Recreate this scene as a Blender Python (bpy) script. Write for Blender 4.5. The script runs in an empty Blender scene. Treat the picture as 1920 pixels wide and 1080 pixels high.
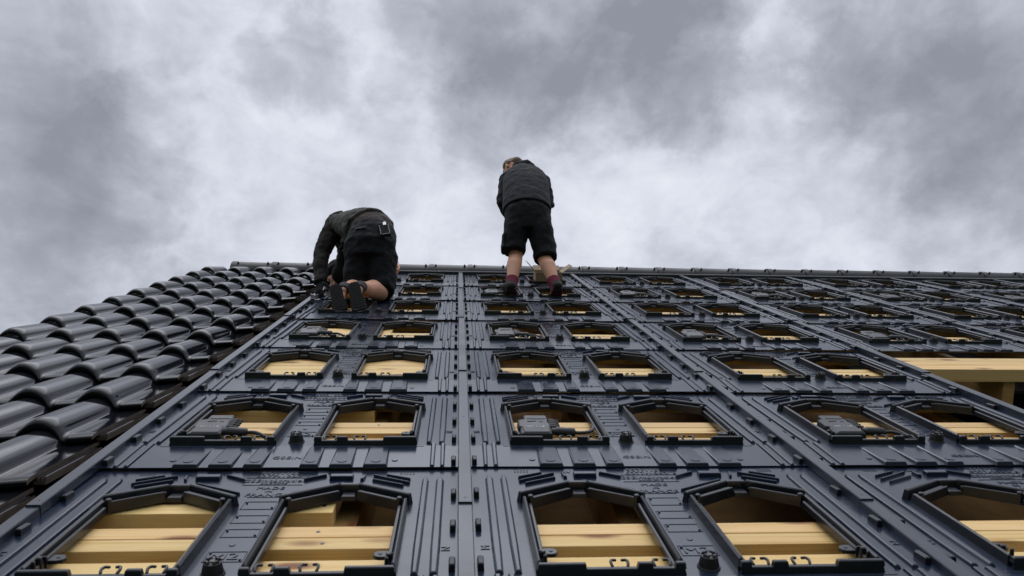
import bpy, bmesh, math, random
from mathutils import Vector, Matrix
random.seed(7)
SC = bpy.context.scene
COL = SC.collection
TH = math.radians(45.0)               # roof pitch
CT, ST = math.cos(TH), math.sin(TH)
ROOF = Matrix(((1, 0, 0, 0), (0, CT, -ST, 0), (0, ST, CT, 0), (0, 0, 0, 1)))   # (u along ridge, v up slope, h off the roof) -> world
def RW(u, v, h=0.0): return ROOF @ Vector((u, v, h))

# ------------------------------------------------------------------ camera
cam = bpy.data.cameras.new('camera'); cam_o = bpy.data.objects.new('camera', cam); COL.objects.link(cam_o)
cam.lens = 27.19; cam.sensor_width = 36.0; cam.clip_start = 0.02; cam.clip_end = 2000
cr = Vector((.99747, -.06793, .02092)); cu = Vector((-.01200, .12919, .99155)); cb = Vector((-.07006, -.98929, .12805))
M3 = Matrix((cr, cu, cb)).transposed().to_4x4()
cam_o.matrix_world = ROOF @ (Matrix.Translation((-.0258, -2.2328, .8384)) @ M3)
cam.dof.use_dof = True; cam.dof.focus_distance = 4.6; cam.dof.aperture_fstop = 8.0
SC.camera = cam_o

# ------------------------------------------------------------------ sky
SUN_EL, SUN_ROT = math.radians(76), math.radians(188)
world = bpy.data.worlds.new("World"); SC.world = world; world.use_nodes = True
nt = world.node_tree; nt.nodes.clear(); N = nt.nodes; L = nt.links
def wn(t, **k):
    n = N.new(t)
    for a, b in k.items(): setattr(n, a, b)
    return n
wout = wn('ShaderNodeOutputWorld'); bg = wn('ShaderNodeBackground'); L.new(bg.outputs[0], wout.inputs[0])
sky = wn('ShaderNodeTexSky', sky_type='NISHITA', sun_disc=False, sun_elevation=SUN_EL, sun_rotation=SUN_ROT)
tc = wn('ShaderNodeTexCoord')
def wmath(op, a, b=None, c=None):
    n = wn('ShaderNodeMath', operation=op)
    for i, x in enumerate((a, b, c)):
        if x is None: continue
        if isinstance(x, (int, float)): n.inputs[i].default_value = x
        else: L.new(x, n.inputs[i])
    return n.outputs[0]
def wvec(op, a, b):
    n = wn('ShaderNodeVectorMath', operation=op)
    for i, x in enumerate((a, b)):
        if isinstance(x, (tuple, Vector)): n.inputs[i].default_value = x
        else: L.new(x, n.inputs[i])
    return n
D = tc.outputs['Generated']
sep = wn('ShaderNodeSeparateXYZ'); L.new(D, sep.inputs[0])
# flat cloud deck coordinates (direction / height)
zz = wmath('MAXIMUM', wmath('ADD', sep.outputs[2], .45), .10)
deck = wn('ShaderNodeCombineXYZ')
L.new(wmath('DIVIDE', sep.outputs[0], zz), deck.inputs[0]); L.new(wmath('DIVIDE', sep.outputs[1], zz), deck.inputs[1])
def wnoise(scale, detail, rough, vec, dist=0.0, off=(0, 0, 0)):
    n = wn('ShaderNodeTexNoise'); n.inputs['Scale'].default_value = scale; n.inputs['Detail'].default_value = detail
    n.inputs['Roughness'].default_value = rough; n.inputs['Distortion'].default_value = dist
    L.new(wvec('ADD', vec, off).outputs[0], n.inputs['Vector']); return n
warp = wnoise(7.0, 6, .6, D)
wv = wvec('SUBTRACT', warp.outputs['Color'], (.5, .5, .5))
ws = wn('ShaderNodeVectorMath', operation='SCALE'); L.new(wv.outputs[0], ws.inputs[0]); ws.inputs[3].default_value = .24
DW = wvec('ADD', D, ws.outputs[0]).outputs[0]
nrm = wn('ShaderNodeVectorMath', operation='NORMALIZE'); L.new(DW, nrm.inputs[0]); DW = nrm.outputs[0]
BLOBS = [(-0.196,0.573,0.796,0.059,0.50),(-0.318,0.548,0.774,0.048,0.25),(-0.003,0.538,0.843,0.076,0.50),(0.095,0.556,0.826,0.090,0.50),(0.059,0.625,0.778,0.069,0.45),(0.176,0.594,0.785,0.083,0.45),(0.269,0.558,0.785,0.090,0.75),(0.216,0.532,0.819,0.069,0.45),(0.457,0.506,0.732,0.083,0.40),(0.532,0.488,0.692,0.110,0.34),(0.588,0.499,0.637,0.103,0.36),(0.523,0.546,0.654,0.083,0.35),(0.590,0.578,0.563,0.076,0.35),(-0.453,0.657,0.603,0.117,0.42),(-0.385,0.654,0.652,0.083,0.40),(-0.462,0.592,0.660,0.090,0.30),(-0.469,0.535,0.703,0.110,0.25),(-0.081,0.610,0.788,0.034,0.30),(-0.108,0.685,0.720,0.062,0.25),(-0.484,0.694,0.534,0.083,0.35),(0.383,0.520,0.763,0.034,-0.60),(0.339,0.499,0.798,0.041,-0.30),(-0.112,0.576,0.810,0.062,-0.30),(0.066,0.648,0.759,0.055,-0.20),(-0.220,0.636,0.739,0.083,-0.20),(-0.108,0.728,0.678,0.152,-0.30),(0.260,0.669,0.696,0.138,-0.30),(0.164,0.732,0.661,0.138,-0.25),(0.421,0.488,0.765,0.028,-0.30),(0.466,0.670,0.578,0.138,-0.10)]
acc = None
for x, y, z, r, s in BLOBS:
    c = Vector((x, y, z)).normalized()
    dt = wvec('DOT_PRODUCT', DW, tuple(c)).outputs['Value']
    mr = wn('ShaderNodeMapRange', interpolation_type='SMOOTHERSTEP'); L.new(dt, mr.inputs[0])
    mr.inputs[1].default_value = math.cos(r * 1.5); mr.inputs[2].default_value = math.cos(r * .05)
    mr.inputs[3].default_value = 0; mr.inputs[4].default_value = (s * .50 if s > 0 else s * .30)
    acc = mr.outputs[0] if acc is None else wmath('ADD', acc, mr.outputs[0])
flat = wvec('MULTIPLY', D, (1.0, 1.0, 1.55)).outputs[0]           # cloud masses are wider than tall
n1 = wnoise(3.2, 8, .55, flat, .25, (3.1, 1.7, .4))
n2 = wnoise(8.5, 9, .60, flat, .45, (7.3, 4.2, 1.9))
n3 = wnoise(21, 7, .58, flat, .5, (1.3, 9.2, 5.5))
dens = wmath('ADD', acc, wmath('MULTIPLY', wmath('SUBTRACT', n1.outputs[0], .5), .60))
dens = wmath('ADD', dens, wmath('MULTIPLY', wmath('SUBTRACT', n2.outputs[0], .5), .85))
dens = wmath('ADD', dens, wmath('MULTIPLY', wmath('SUBTRACT', n3.outputs[0], .5), .34))
back = wn('ShaderNodeMapRange', interpolation_type='SMOOTHSTEP'); L.new(sep.outputs[1], back.inputs[0])
for i_, v_ in ((1, -.10), (2, -.75), (3, 0.0), (4, .25)): back.inputs[i_].default_value = v_
dens = wmath('ADD', wmath('ADD', dens, back.outputs[0]), .34)      # the cloud is thicker behind the viewer
ramp = wn('ShaderNodeValToRGB'); L.new(dens, ramp.inputs[0])
e = ramp.color_ramp.elements
e[0].position = 0.0; e[0].color = (.85, .88, .95, 1)
e[1].position = 1.0; e[1].color = (.29, .305, .36, 1)
for pos, colr in ((.22, (.72, .755, .845, 1)), (.48, (.525, .55, .63, 1)), (.72, (.39, .41, .475, 1))):
    q = e.new(pos); q.color = colr
mixw = wn('ShaderNodeMix', data_type='RGBA'); mixw.inputs[0].default_value = .94
sk = wn('ShaderNodeVectorMath', operation='SCALE'); L.new(sky.outputs[0], sk.inputs[0]); sk.inputs[3].default_value = .10
L.new(sk.outputs[0], mixw.inputs[6]); L.new(ramp.outputs[0], mixw.inputs[7])
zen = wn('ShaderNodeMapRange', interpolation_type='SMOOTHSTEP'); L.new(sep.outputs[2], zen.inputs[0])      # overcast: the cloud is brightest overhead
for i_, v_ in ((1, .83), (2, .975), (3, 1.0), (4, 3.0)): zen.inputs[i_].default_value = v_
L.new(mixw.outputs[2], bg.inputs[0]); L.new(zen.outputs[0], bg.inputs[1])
world.cycles.sampling_method = 'MANUAL'; world.cycles.sample_map_resolution = 512

# ------------------------------------------------------------------ veiled sun
sun = bpy.data.lights.new('sun', 'SUN'); sun.energy = 0.9; sun.angle = math.radians(70); sun.color = (1, .97, .92)
sun_o = bpy.data.objects.new('sun', sun); COL.objects.link(sun_o)
sd = Vector((math.sin(SUN_ROT) * math.cos(SUN_EL), math.cos(SUN_ROT) * math.cos(SUN_EL), math.sin(SUN_EL)))
sun_o.rotation_euler = sd.to_track_quat('Z', 'Y').to_euler(); sun_o.location = (0, -6, 12)
SC.view_settings.view_transform = 'Standard'; SC.view_settings.look = 'None'
SC.view_settings.gamma = 1.0; SC.view_settings.exposure = 0.0
SC.cycles.max_bounces = 8; SC.cycles.diffuse_bounces = 4; SC.cycles.glossy_bounces = 4

# ------------------------------------------------------------------ materials
def newmat(name):
    m = bpy.data.materials.new(name); m.use_nodes = True
    t = m.node_tree; b = t.nodes['Principled BSDF']
    return m, t, b
def mn(t, ty, **k):
    n = t.nodes.new(ty)
    for a, b in k.items(): setattr(n, a, b)
    return n
def mnoise(t, scale, detail=4, rough=.55, coord='Object', stretch=None, dist=0):
    c = mn(t, 'ShaderNodeTexCoord'); n = mn(t, 'ShaderNodeTexNoise')
    n.inputs['Scale'].default_value = scale; n.inputs['Detail'].default_value = detail; n.inputs['Roughness'].default_value = rough
    n.inputs['Distortion'].default_value = dist
    src = c.outputs[coord]
    if stretch:
        mp = mn(t, 'ShaderNodeMapping'); mp.inputs['Scale'].default_value = stretch; t.links.new(src, mp.inputs[0]); src = mp.outputs[0]
    oi = mn(t, 'ShaderNodeObjectInfo'); av = mn(t, 'ShaderNodeVectorMath', operation='ADD')
    sc = mn(t, 'ShaderNodeMath', operation='MULTIPLY'); sc.inputs[1].default_value = 37.0
    t.links.new(oi.outputs['Random'], sc.inputs[0]); t.links.new(src, av.inputs[0]); t.links.new(sc.outputs[0], av.inputs[1])
    t.links.new(av.outputs[0], n.inputs['Vector'])
    return n
def mramp(t, src, stops):
    r = mn(t, 'ShaderNodeValToRGB'); t.links.new(src, r.inputs[0]); el = r.color_ramp.elements
    el[0].position, el[0].color = stops[0][0], (*stops[0][1], 1)
    el[1].position, el[1].color = stops[-1][0], (*stops[-1][1], 1)
    for p, c in stops[1:-1]:
        x = el.new(p); x.color = (*c, 1)
    return r.outputs[0]
def mrange(t, src, a, b, lo=.3, hi=.7):
    r = mn(t, 'ShaderNodeMapRange'); t.links.new(src, r.inputs[0])
    r.inputs[1].default_value = lo; r.inputs[2].default_value = hi; r.inputs[3].default_value = a; r.inputs[4].default_value = b
    return r.outputs[0]
def mbump(t, b, src, strength, dist):
    n = mn(t, 'ShaderNodeBump'); n.inputs['Strength'].default_value = strength; n.inputs['Distance'].default_value = dist
    t.links.new(src, n.inputs['Height']); t.links.new(n.outputs[0], b.inputs['Normal']); return n
def plastic(name, c0, c1, r0, r1, scale=3.0, bump=.15, dust=0):
    m, t, b = newmat(name)
    n = mnoise(t, scale, 6, .6); t.links.new(mramp(t, n.outputs[0], [(.3, c0), (.7, c1)]), b.inputs['Base Color'])
    n2 = mnoise(t, scale * .9, 5, .65, dist=.4); ro = mrange(t, n2.outputs[0], r0, r1)
    oi = mn(t, 'ShaderNodeObjectInfo'); ov = mrange(t, oi.outputs['Random'], -.04, .05, 0, 1)
    ad = mn(t, 'ShaderNodeMath', operation='ADD'); t.links.new(ro, ad.inputs[0]); t.links.new(ov, ad.inputs[1])
    if dust:      # sawdust and dried rain marks lie on it in patches
        n4 = mnoise(t, 5.5, 8, .72, dist=.8); dm = mrange(t, n4.outputs[0], 0, dust, .54, .76)
        n5 = mnoise(t, 60, 4, .7); dm2 = mrange(t, n5.outputs[0], .2, 1, .4, .65)
        mu = mn(t, 'ShaderNodeMath', operation='MULTIPLY'); t.links.new(dm, mu.inputs[0]); t.links.new(dm2, mu.inputs[1])
        mx = mn(t, 'ShaderNodeMix', data_type='RGBA'); t.links.new(mu.outputs[0], mx.inputs[0])
        src = b.inputs['Base Color'].links[0].from_socket; t.links.new(src, mx.inputs[6]); mx.inputs[7].default_value = (.17, .16, .15, 1); t.links.new(mx.outputs[2], b.inputs['Base Color'])
        m3 = mn(t, 'ShaderNodeMath', operation='MULTIPLY_ADD'); t.links.new(mu.outputs[0], m3.inputs[0]); m3.inputs[1].default_value = .35; t.links.new(ad.outputs[0], m3.inputs[2]); ad = m3
    t.links.new(ad.outputs[0], b.inputs['Roughness'])
    if bump:
        n3 = mnoise(t, 420, 2, .5); mbump(t, b, n3.outputs[0], bump, .0006)
    return m
M = {}
M['plate'] = plastic('black_plate_plastic', (.009, .016, .034), (.014, .023, .046), .15, .30, 2.6, .0, .28)
M['frame'] = plastic('black_frame_plastic', (.008, .010, .015), (.012, .015, .021), .24, .38, 5, .04, .22)
M['darkplastic'] = plastic('knob_plastic', (.010, .010, .011), (.015, .015, .017), .35, .5, 9, .05)
M['device'] = plastic('device_plastic', (.022, .024, .028), (.032, .034, .039), .38, .52, 12, .05)
M['cable'] = plastic('cable_rubber', (.022, .022, .025), (.032, .032, .036), .42, .55, 20)
M['strip'] = plastic('cover_strip_metal', (.022, .027, .040), (.030, .036, .052), .18, .32, 4, .02, .25)
M['ridge'] = plastic('ridge_clay', (.008, .009, .012), (.013, .014, .018), .40, .52, 6, .05, .3)
M['lead'] = plastic('flashing_metal', (.30, .30, .31), (.38, .38, .39), .4, .5, 6)
def simple(name, c, r, metal=0.0, var=.2, scale=12, bump=None):
    m, t, b = newmat(name)
    n = mnoise(t, scale, 5, .6)
    t.links.new(mramp(t, n.outputs[0], [(.3, tuple(x * (1 - var) for x in c)), (.7, tuple(min(1, x * (1 + var)) for x in c))]), b.inputs['Base Color'])
    if 'sole' in name: b.inputs['Specular IOR Level'].default_value = .15
    b.inputs['Roughness'].default_value = r; b.inputs['Metallic'].default_value = metal
    if bump:
        n3 = mnoise(t, bump[0], 4, .6); mbump(t, b, n3.outputs[0], bump[1], bump[2])
    return m
# glazed clay tile
m, t, b = newmat('black_glazed_clay'); M['tile'] = m
n = mnoise(t, 5, 6, .6); t.links.new(mramp(t, n.outputs[0], [(.3, (.005, .0055, .008)), (.7, (.011, .012, .016))]), b.inputs['Base Color'])
n2 = mnoise(t, 9, 5, .6, stretch=(3, .5, 1)); t.links.new(mrange(t, n2.outputs[0], .045, .12), b.inputs['Roughness'])
b.inputs['IOR'].default_value = 1.42
n3 = mnoise(t, 26, 3, .5, stretch=(1, .35, 1)); mbump(t, b, n3.outputs[0], .12, .002)
M['clay'] = simple('bare_clay_edge', (.085, .068, .055), .85, var=.35, scale=25)
# planed softwood, grain along local X
def wood(name, c0, c1, c2, rough=.6):
    m, t, b = newmat(name)
    n = mnoise(t, 9, 6, .68, stretch=(.10, 7, 7), dist=1.1)
    base = mramp(t, n.outputs[0], [(.30, c1), (.44, c0), (.56, c2), (.66, c0)])
    hv = mn(t, 'ShaderNodeObjectInfo'); hs = mn(t, 'ShaderNodeHueSaturation'); t.links.new(base, hs.inputs['Color'])
    t.links.new(mrange(t, hv.outputs['Random'],   .496, .508, 0, 1), hs.inputs['Hue'])
    vr = mn(t, 'ShaderNodeMath', operation='FRACT'); vm = mn(t, 'ShaderNodeMath', operation='MULTIPLY'); vm.inputs[1].default_value = 7.3
    t.links.new(hv.outputs['Random'], vm.inputs[0]); t.links.new(vm.outputs[0], vr.inputs[0]); t.links.new(mrange(t, vr.outputs[0], .82, 1.08, 0, 1), hs.inputs['Value'])
    n9 = mnoise(t, 2.2, 5, .6, stretch=(.6, 3, 3)); st_ = mn(t, 'ShaderNodeMix', data_type='RGBA', blend_type='MULTIPLY'); t.links.new(mrange(t, n9.outputs[0], 0, .45, .5, .75), st_.inputs[0])
    t.links.new(hs.outputs[0], st_.inputs[6]); st_.inputs[7].default_value = (.75, .58, .42, 1); base = st_.outputs[2]
    # sparse knots
    c = mn(t, 'ShaderNodeTexCoord'); mp = mn(t, 'ShaderNodeMapping'); mp.inputs['Scale'].default_value = (3.4, 10, 10)
    oi = mn(t, 'ShaderNodeObjectInfo'); av = mn(t, 'ShaderNodeVectorMath', operation='ADD'); sc = mn(t, 'ShaderNodeMath', operation='MULTIPLY'); sc.inputs[1].default_value = 91
    t.links.new(oi.outputs['Random'], sc.inputs[0]); t.links.new(c.outputs['Object'], mp.inputs[0])
    t.links.new(mp.outputs[0], av.inputs[0]); t.links.new(sc.outputs[0], av.inputs[1])
    vo = mn(t, 'ShaderNodeTexVoronoi'); vo.inputs['Scale'].default_value = 1.0; t.links.new(av.outputs[0], vo.inputs['Vector'])
    k = mrange(t, vo.outputs['Distance'], 1, 0, .10, .24)
    mx = mn(t, 'ShaderNodeMix', data_type='RGBA'); t.links.new(k, mx.inputs[0]); t.links.new(base, mx.inputs[6]); mx.inputs[7].default_value = (.25, .10, .035, 1)
    t.links.new(mx.outputs[2], b.inputs['Base Color'])
    b.inputs['Roughness'].default_value = rough; b.inputs['Specular IOR Level'].default_value = .3
    mbump(t, b, n.outputs[0], .15, .002)
    return m
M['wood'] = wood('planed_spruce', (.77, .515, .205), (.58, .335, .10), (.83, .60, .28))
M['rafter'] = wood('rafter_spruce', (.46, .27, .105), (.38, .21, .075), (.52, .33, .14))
M['underlay_bounce'] = simple('underlay_bounce_pale', (.24, .14, .05), .9, var=.35, scale=6)  # underlay made pale to bounce light up into the openings
M['underlay_shade'] = simple('underlay_shade_dark', (.012, .011, .010), .8)  # same underlay with the shade of the gap and bay painted in
M['skin'] = simple('skin', (.66, .35, .23), .5, var=.08, scale=14, bump=(90, .1, .002))
M['skin'].node_tree.nodes['Principled BSDF'].inputs['Subsurface Weight'].default_value = .08
def cloth(name, c, rough=.85, var=.25):
    m, t, b = newmat(name)
    n = mnoise(t, 9, 5, .6); t.links.new(mramp(t, n.outputs[0], [(.3, tuple(x * (1 - var) for x in c)), (.7, tuple(x * (1 + var) for x in c))]), b.inputs['Base Color'])
    b.inputs['Roughness'].default_value = rough; b.inputs['Specular IOR Level'].default_value = .25
    b.inputs['Sheen Weight'].default_value = .03; b.inputs['Sheen Roughness'].default_value = .5
    w = mnoise(t, 11, 4, .55, stretch=(1, 1, 1.6), dist=.8); mbump(t, b, w.outputs[0], .25, .010)
    return m
M['jacket'] = cloth('navy_black_cotton', (.012, .014, .020))
M['shorts'] = cloth('black_work_cotton', (.009, .010, .012))
M['navy'] = cloth('dark_navy_work_cotton', (.006, .007, .010))
M['olive'] = cloth('olive_grey_softshell', (.062, .062, .055))
M['sleeve'] = cloth('brown_black_jersey', (.019, .016, .015))
M['tee'] = cloth('taupe_jersey', (.050, .038, .034))
M['sock'] = cloth('maroon_knit', (.15, .022, .044))
M['greysock'] = cloth('grey_knit', (.05, .05, .055))
M['shoe'] = cloth('grey_shoe_mesh', (.026, .025, .024))
M['sole'] = simple('rubber_sole', (.055, .050, .042), .7, scale=20, bump=(120, .4, .003))
M['darksole'] = simple('dark_rubber_sole', (.006, .0065, .0065), .75, scale=20, bump=(120, .4, .003))
M['midsole'] = simple('grey_midsole', (.009, .0095, .0095), .7, scale=20)
M['hair'] = simple('fair_brown_hair', (.16, .10, .055), .6, var=.35, scale=60, bump=(160, .6, .004))
M['beanie'] = cloth('black_knit', (.008, .008, .009))
M['glove'] = cloth('black_work_glove', (.008, .008, .009))
M['print'] = simple('grey_print', (.045, .045, .05), .7)
M['dash'] = simple('white_stitching', (.55, .55, .55), .6)
M['silver'] = simple('brushed_steel', (.5, .5, .52), .35, 1.0)
M['bolt'] = simple('dark_bolt', (.10, .10, .10), .45, .8)
M['card'] = simple('corrugated_cardboard', (.36, .27, .17), .8, var=.1, scale=8)
M['white'] = simple('label_ink', (.42, .42, .43), .6)
M['eye'] = simple('eye_white', (.7, .68, .65), .3)
M['ground'] = simple('grass_ground', (.06, .08, .035), .95, var=.4, scale=.4)
M['wall'] = simple('rendered_wall', (.42, .40, .37), .9, var=.1, scale=1.5)

# ------------------------------------------------------------------ helpers
def linkobj(name, mesh, mat, parent=None, mw=None):
    o = bpy.data.objects.new(name, mesh); COL.objects.link(o)
    if mat is not None:
        for mm in (mat if isinstance(mat, (list, tuple)) else [mat]): mesh.materials.append(mm)
    if parent is not None: o.parent = parent
    if mw is not None: o.matrix_world = mw
    return o
def mk(name, bm, mat, parent=None, mw=None, smooth=None, recalc=True):
    if recalc: bmesh.ops.recalc_face_normals(bm, faces=bm.faces)
    me = bpy.data.meshes.new(name); bm.to_mesh(me); bm.free()
    if smooth is not None:
        for p in me.polygons: p.use_smooth = True
        try: me.set_sharp_from_angle(angle=math.radians(smooth))
        except Exception: pass
    return linkobj(name, me, mat, parent, mw)
def tag(o, label=None, cat=None, group=None, kind=None):
    if label: o['label'] = label
    if cat: o['category'] = cat
    if group: o['group'] = group
    if kind or label: o['kind'] = kind or 'thing'
    return o
def empty(name, mw):
    o = bpy.data.objects.new(name, None); COL.objects.link(o); o.matrix_world = mw; o.empty_display_size = .05; return o
def copy_tree(o, parent=None, mw=None):
    c = o.copy(); COL.objects.link(c)
    if parent is not None:
        c.parent = parent
    if mw is not None: c.matrix_world = mw
    for ch in o.children: copy_tree(ch, c)
    return c
def roofm(u, v, h=0, rz=0): return ROOF @ Matrix.Translation((u, v, h)) @ Matrix.Rotation(rz, 4, 'Z')
def inset_poly(poly, d):
    n = len(poly); out = []
    area = sum(poly[i][0] * poly[(i + 1) % n][1] - poly[(i + 1) % n][0] * poly[i][1] for i in range(n))
    sg = 1 if area > 0 else -1
    for i in range(n):
        p0 = Vector(poly[i - 1]); p1 = Vector(poly[i]); p2 = Vector(poly[(i + 1) % n])
        a = (p1 - p0).normalized(); c = (p2 - p1).normalized()
        n1 = Vector((-a.y, a.x)) * sg; n2 = Vector((-c.y, c.x)) * sg
        k = 1 + n1.dot(n2)
        out.append(tuple(p1 + (n1 + n2) * (d / max(k, .3))))
    return out
def prism(bm, poly, z0, z1, draft=.0, cham=.0015):
    """outline -> solid with drafted walls and a chamfered top; z1 may be a function of (x,y)"""
    zt = z1 if callable(z1) else (lambda x, y: z1)
    rings = []
    hh = lambda x, y: zt(x, y) - z0
    levels = [(0, 0, 0), (draft * .85, -cham, 0), (draft + cham, 0, 0)] if cham else [(0, 0, 0), (draft, 0, 0)]
    for k, (d, dz, _) in enumerate(levels):
        pl = inset_poly(poly, d) if d else poly
        if k == 0: rings.append([bm.verts.new((x, y, z0)) for x, y in pl])
        else: rings.append([bm.verts.new((x, y, max(z0 + .0002, zt(x, y) + dz))) for x, y in pl])
    n = len(poly)
    for a, b2 in zip(rings, rings[1:]):
        for i in range(n): bm.faces.new((a[i], a[(i + 1) % n], b2[(i + 1) % n], b2[i]))
    bm.faces.new(rings[-1]); bm.faces.new(rings[0][::-1])
def box(bm, x0, x1, y0, y1, z0, z1, draft=0, cham=.0015): prism(bm, [(x0, y0), (x1, y0), (x1, y1), (x0, y1)], z0, z1, draft, cham)
def bar(bm, p, q, w, z0, z1, draft=.002, cham=.0015):
    p = Vector(p); q = Vector(q); d = (q - p).normalized(); nn = Vector((-d.y, d.x)) * (w / 2)
    prism(bm, [tuple(p - nn), tuple(q - nn), tuple(q + nn), tuple(p + nn)], z0, z1, draft, cham)
def circ(cx, cy, r, n=20, a0=0): return [(cx + r * math.cos(a0 + 2 * math.pi * i / n), cy + r * math.sin(a0 + 2 * math.pi * i / n)) for i in range(n)]
def tube(bm, pts, rad, side=(1, 0, 0), cap='round', seg=16):
    """chain of elliptical rings; rad = list of r or (a, b)"""
    pts = [Vector(p) for p in pts]; side = Vector(side); rings = []
    R = [(r, r) if isinstance(r, (int, float)) else r for r in rad]
    def ring(c, tg, a, b2):
        s = side - tg * side.dot(tg)
        if s.length < 1e-3: s = Vector((0, 1, 0)) - tg * tg.y
        s.normalize(); nn = tg.cross(s)
        return [bm.verts.new(c + s * (a * math.cos(2 * math.pi * i / seg)) + nn * (b2 * math.sin(2 * math.pi * i / seg))) for i in range(seg)]
    n = len(pts)
    tg = [((pts[min(i + 1, n - 1)] - pts[max(i - 1, 0)]).normalized()) for i in range(n)]
    if cap == 'round':
        for a in (80, 55, 28):
            c, s = math.cos(math.radians(a)), math.sin(math.radians(a)); m_ = min(R[0])
            rings.append(ring(pts[0] - tg[0] * m_ * s, tg[0], R[0][0] * c, R[0][1] * c))
    for i in range(n): rings.append(ring(pts[i], tg[i], *R[i]))
    if cap == 'round':
        for a in (28, 55, 80):
            c, s = math.cos(math.radians(a)), math.sin(math.radians(a)); m_ = min(R[-1])
            rings.append(ring(pts[-1] + tg[-1] * m_ * s, tg[-1], R[-1][0] * c, R[-1][1] * c))
    for a, b2 in zip(rings, rings[1:]):
        for i in range(seg): bm.faces.new((a[i], a[(i + 1) % seg], b2[(i + 1) % seg], b2[i]))
    bm.faces.new(rings[0][::-1]); bm.faces.new(rings[-1])
def smoothpath(pts, k=6):
    pts = [Vector(p) for p in pts]; out = []
    for i in range(len(pts) - 1):
        p0 = pts[max(i - 1, 0)]; p1 = pts[i]; p2 = pts[i + 1]; p3 = pts[min(i + 2, len(pts) - 1)]
        for j in range(k):
            t = j / k
            out.append(.5 * ((2 * p1) + (p2 - p0) * t + (2 * p0 - 5 * p1 + 4 * p2 - p3) * t * t + (3 * p1 - p0 - 3 * p2 + p3) * t ** 3))
    out.append(pts[-1]); return out
def ellipsoid(bm, c, r, rot=None, seg=20):
    mm = Matrix.Translation(c) @ (rot if rot else Matrix()) @ Matrix.Diagonal((*r, 1))
    bmesh.ops.create_uvsphere(bm, u_segments=seg, v_segments=seg // 2 + 2, radius=1, matrix=mm)
def text_into(bm, s, x, y, size, z, h=.0012, rot=0, align='CENTER', sx=1.0):
    cu = bpy.data.curves.new('lettering', 'FONT'); cu.body = s; cu.size = size; cu.align_x = align; cu.align_y = 'CENTER'; cu.extrude = h / 2
    cu.resolution_u = 3
    o = bpy.data.objects.new('lettering', cu); COL.objects.link(o)
    me = bpy.data.meshes.new_from_object(o.evaluated_get(bpy.context.evaluated_depsgraph_get()))
    me.transform(Matrix.Translation((x, y, z)) @ Matrix.Rotation(rot, 4, 'Z') @ Matrix.Diagonal((sx, 1, 1, 1)))
    bm.from_mesh(me); bpy.data.objects.remove(o); bpy.data.curves.remove(cu); bpy.data.meshes.remove(me)

# ================================================================== SETTING
bm = bmesh.new(); bmesh.ops.create_grid(bm, x_segments=2, y_segments=2, size=700, matrix=Matrix.Translation((0, 0, -6)))
tag(mk('ground', bm, M['ground']), kind='structure')
PITCH, CW = .86, 1.0766               # plate row pitch, column width
ROWS = range(7)
U0, U1 = -2.40, 7.2
VR = 5.33                             # ridge line
bm = bmesh.new(); box(bm, -1.04, 2.16, -1.6, VR - .02, -.235, -.215, 0, 0)
tag(mk('roof_underlay', bm, M['underlay_bounce'], mw=ROOF), kind='structure')
bm = bmesh.new(); box(bm, U0 + .01, -1.0405, -1.6, VR - .02, -.232, -.216, 0, 0); box(bm, 2.1605, U1, 1.74, VR - .02, -.232, -.216, 0, 0)      # underlay darkened to paint shade; open to the loft where the plates are missing
tag(mk('roof_underlay_shade', bm, M['underlay_shade'], mw=ROOF), kind='structure')
# the house under the roof
rz = RW(0, VR, -.25); eave = RW(0, -1.55, -.25)
house = empty('house', Matrix.Translation((2.4, eave.y, -6)))
tag(house, 'pale rendered house carrying the half-covered black roof', 'house')
bm = bmesh.new()
for x0, x1, y0, y1 in ((U0 + .05, U1 - .05, eave.y + .1, eave.y + .3), (U0 + .05, U0 + .25, eave.y + .3, 2 * rz.y - eave.y - .3), (U1 - .25, U1 - .05, eave.y + .3, 2 * rz.y - eave.y - .3)):
    ztop = lambda x, y: min(y, 2 * rz.y - y) - rz.y + rz.z - .03
    prism(bm, [(x0, y0), (x1, y0), (x1, (y0 + y1) / 2), (x1, y1), (x0, y1), (x0, (y0 + y1) / 2)], -6, ztop, 0, 0)
wl = mk('wall', bm, M['wall']); wl.parent = house; wl.matrix_parent_inverse = house.matrix_world.inverted()
bm = bmesh.new()
q = [(U0, rz.y + .02, rz.z), (U1, rz.y + .02, rz.z), (U1, 2 * rz.y - eave.y, eave.z), (U0, 2 * rz.y - eave.y, eave.z)]
lo = [bm.verts.new(p) for p in q]; hi = [bm.verts.new((p[0], p[1] + .14, p[2] + .14)) for p in q]
bm.faces.new(lo); bm.faces.new(hi[::-1])
for i in range(4): bm.faces.new((lo[i], lo[(i + 1) % 4], hi[(i + 1) % 4], hi[i]))
bk = mk('rear_roof', bm, M['tile']); bk.parent = house; bk.matrix_parent_inverse = house.matrix_world.inverted()

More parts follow.
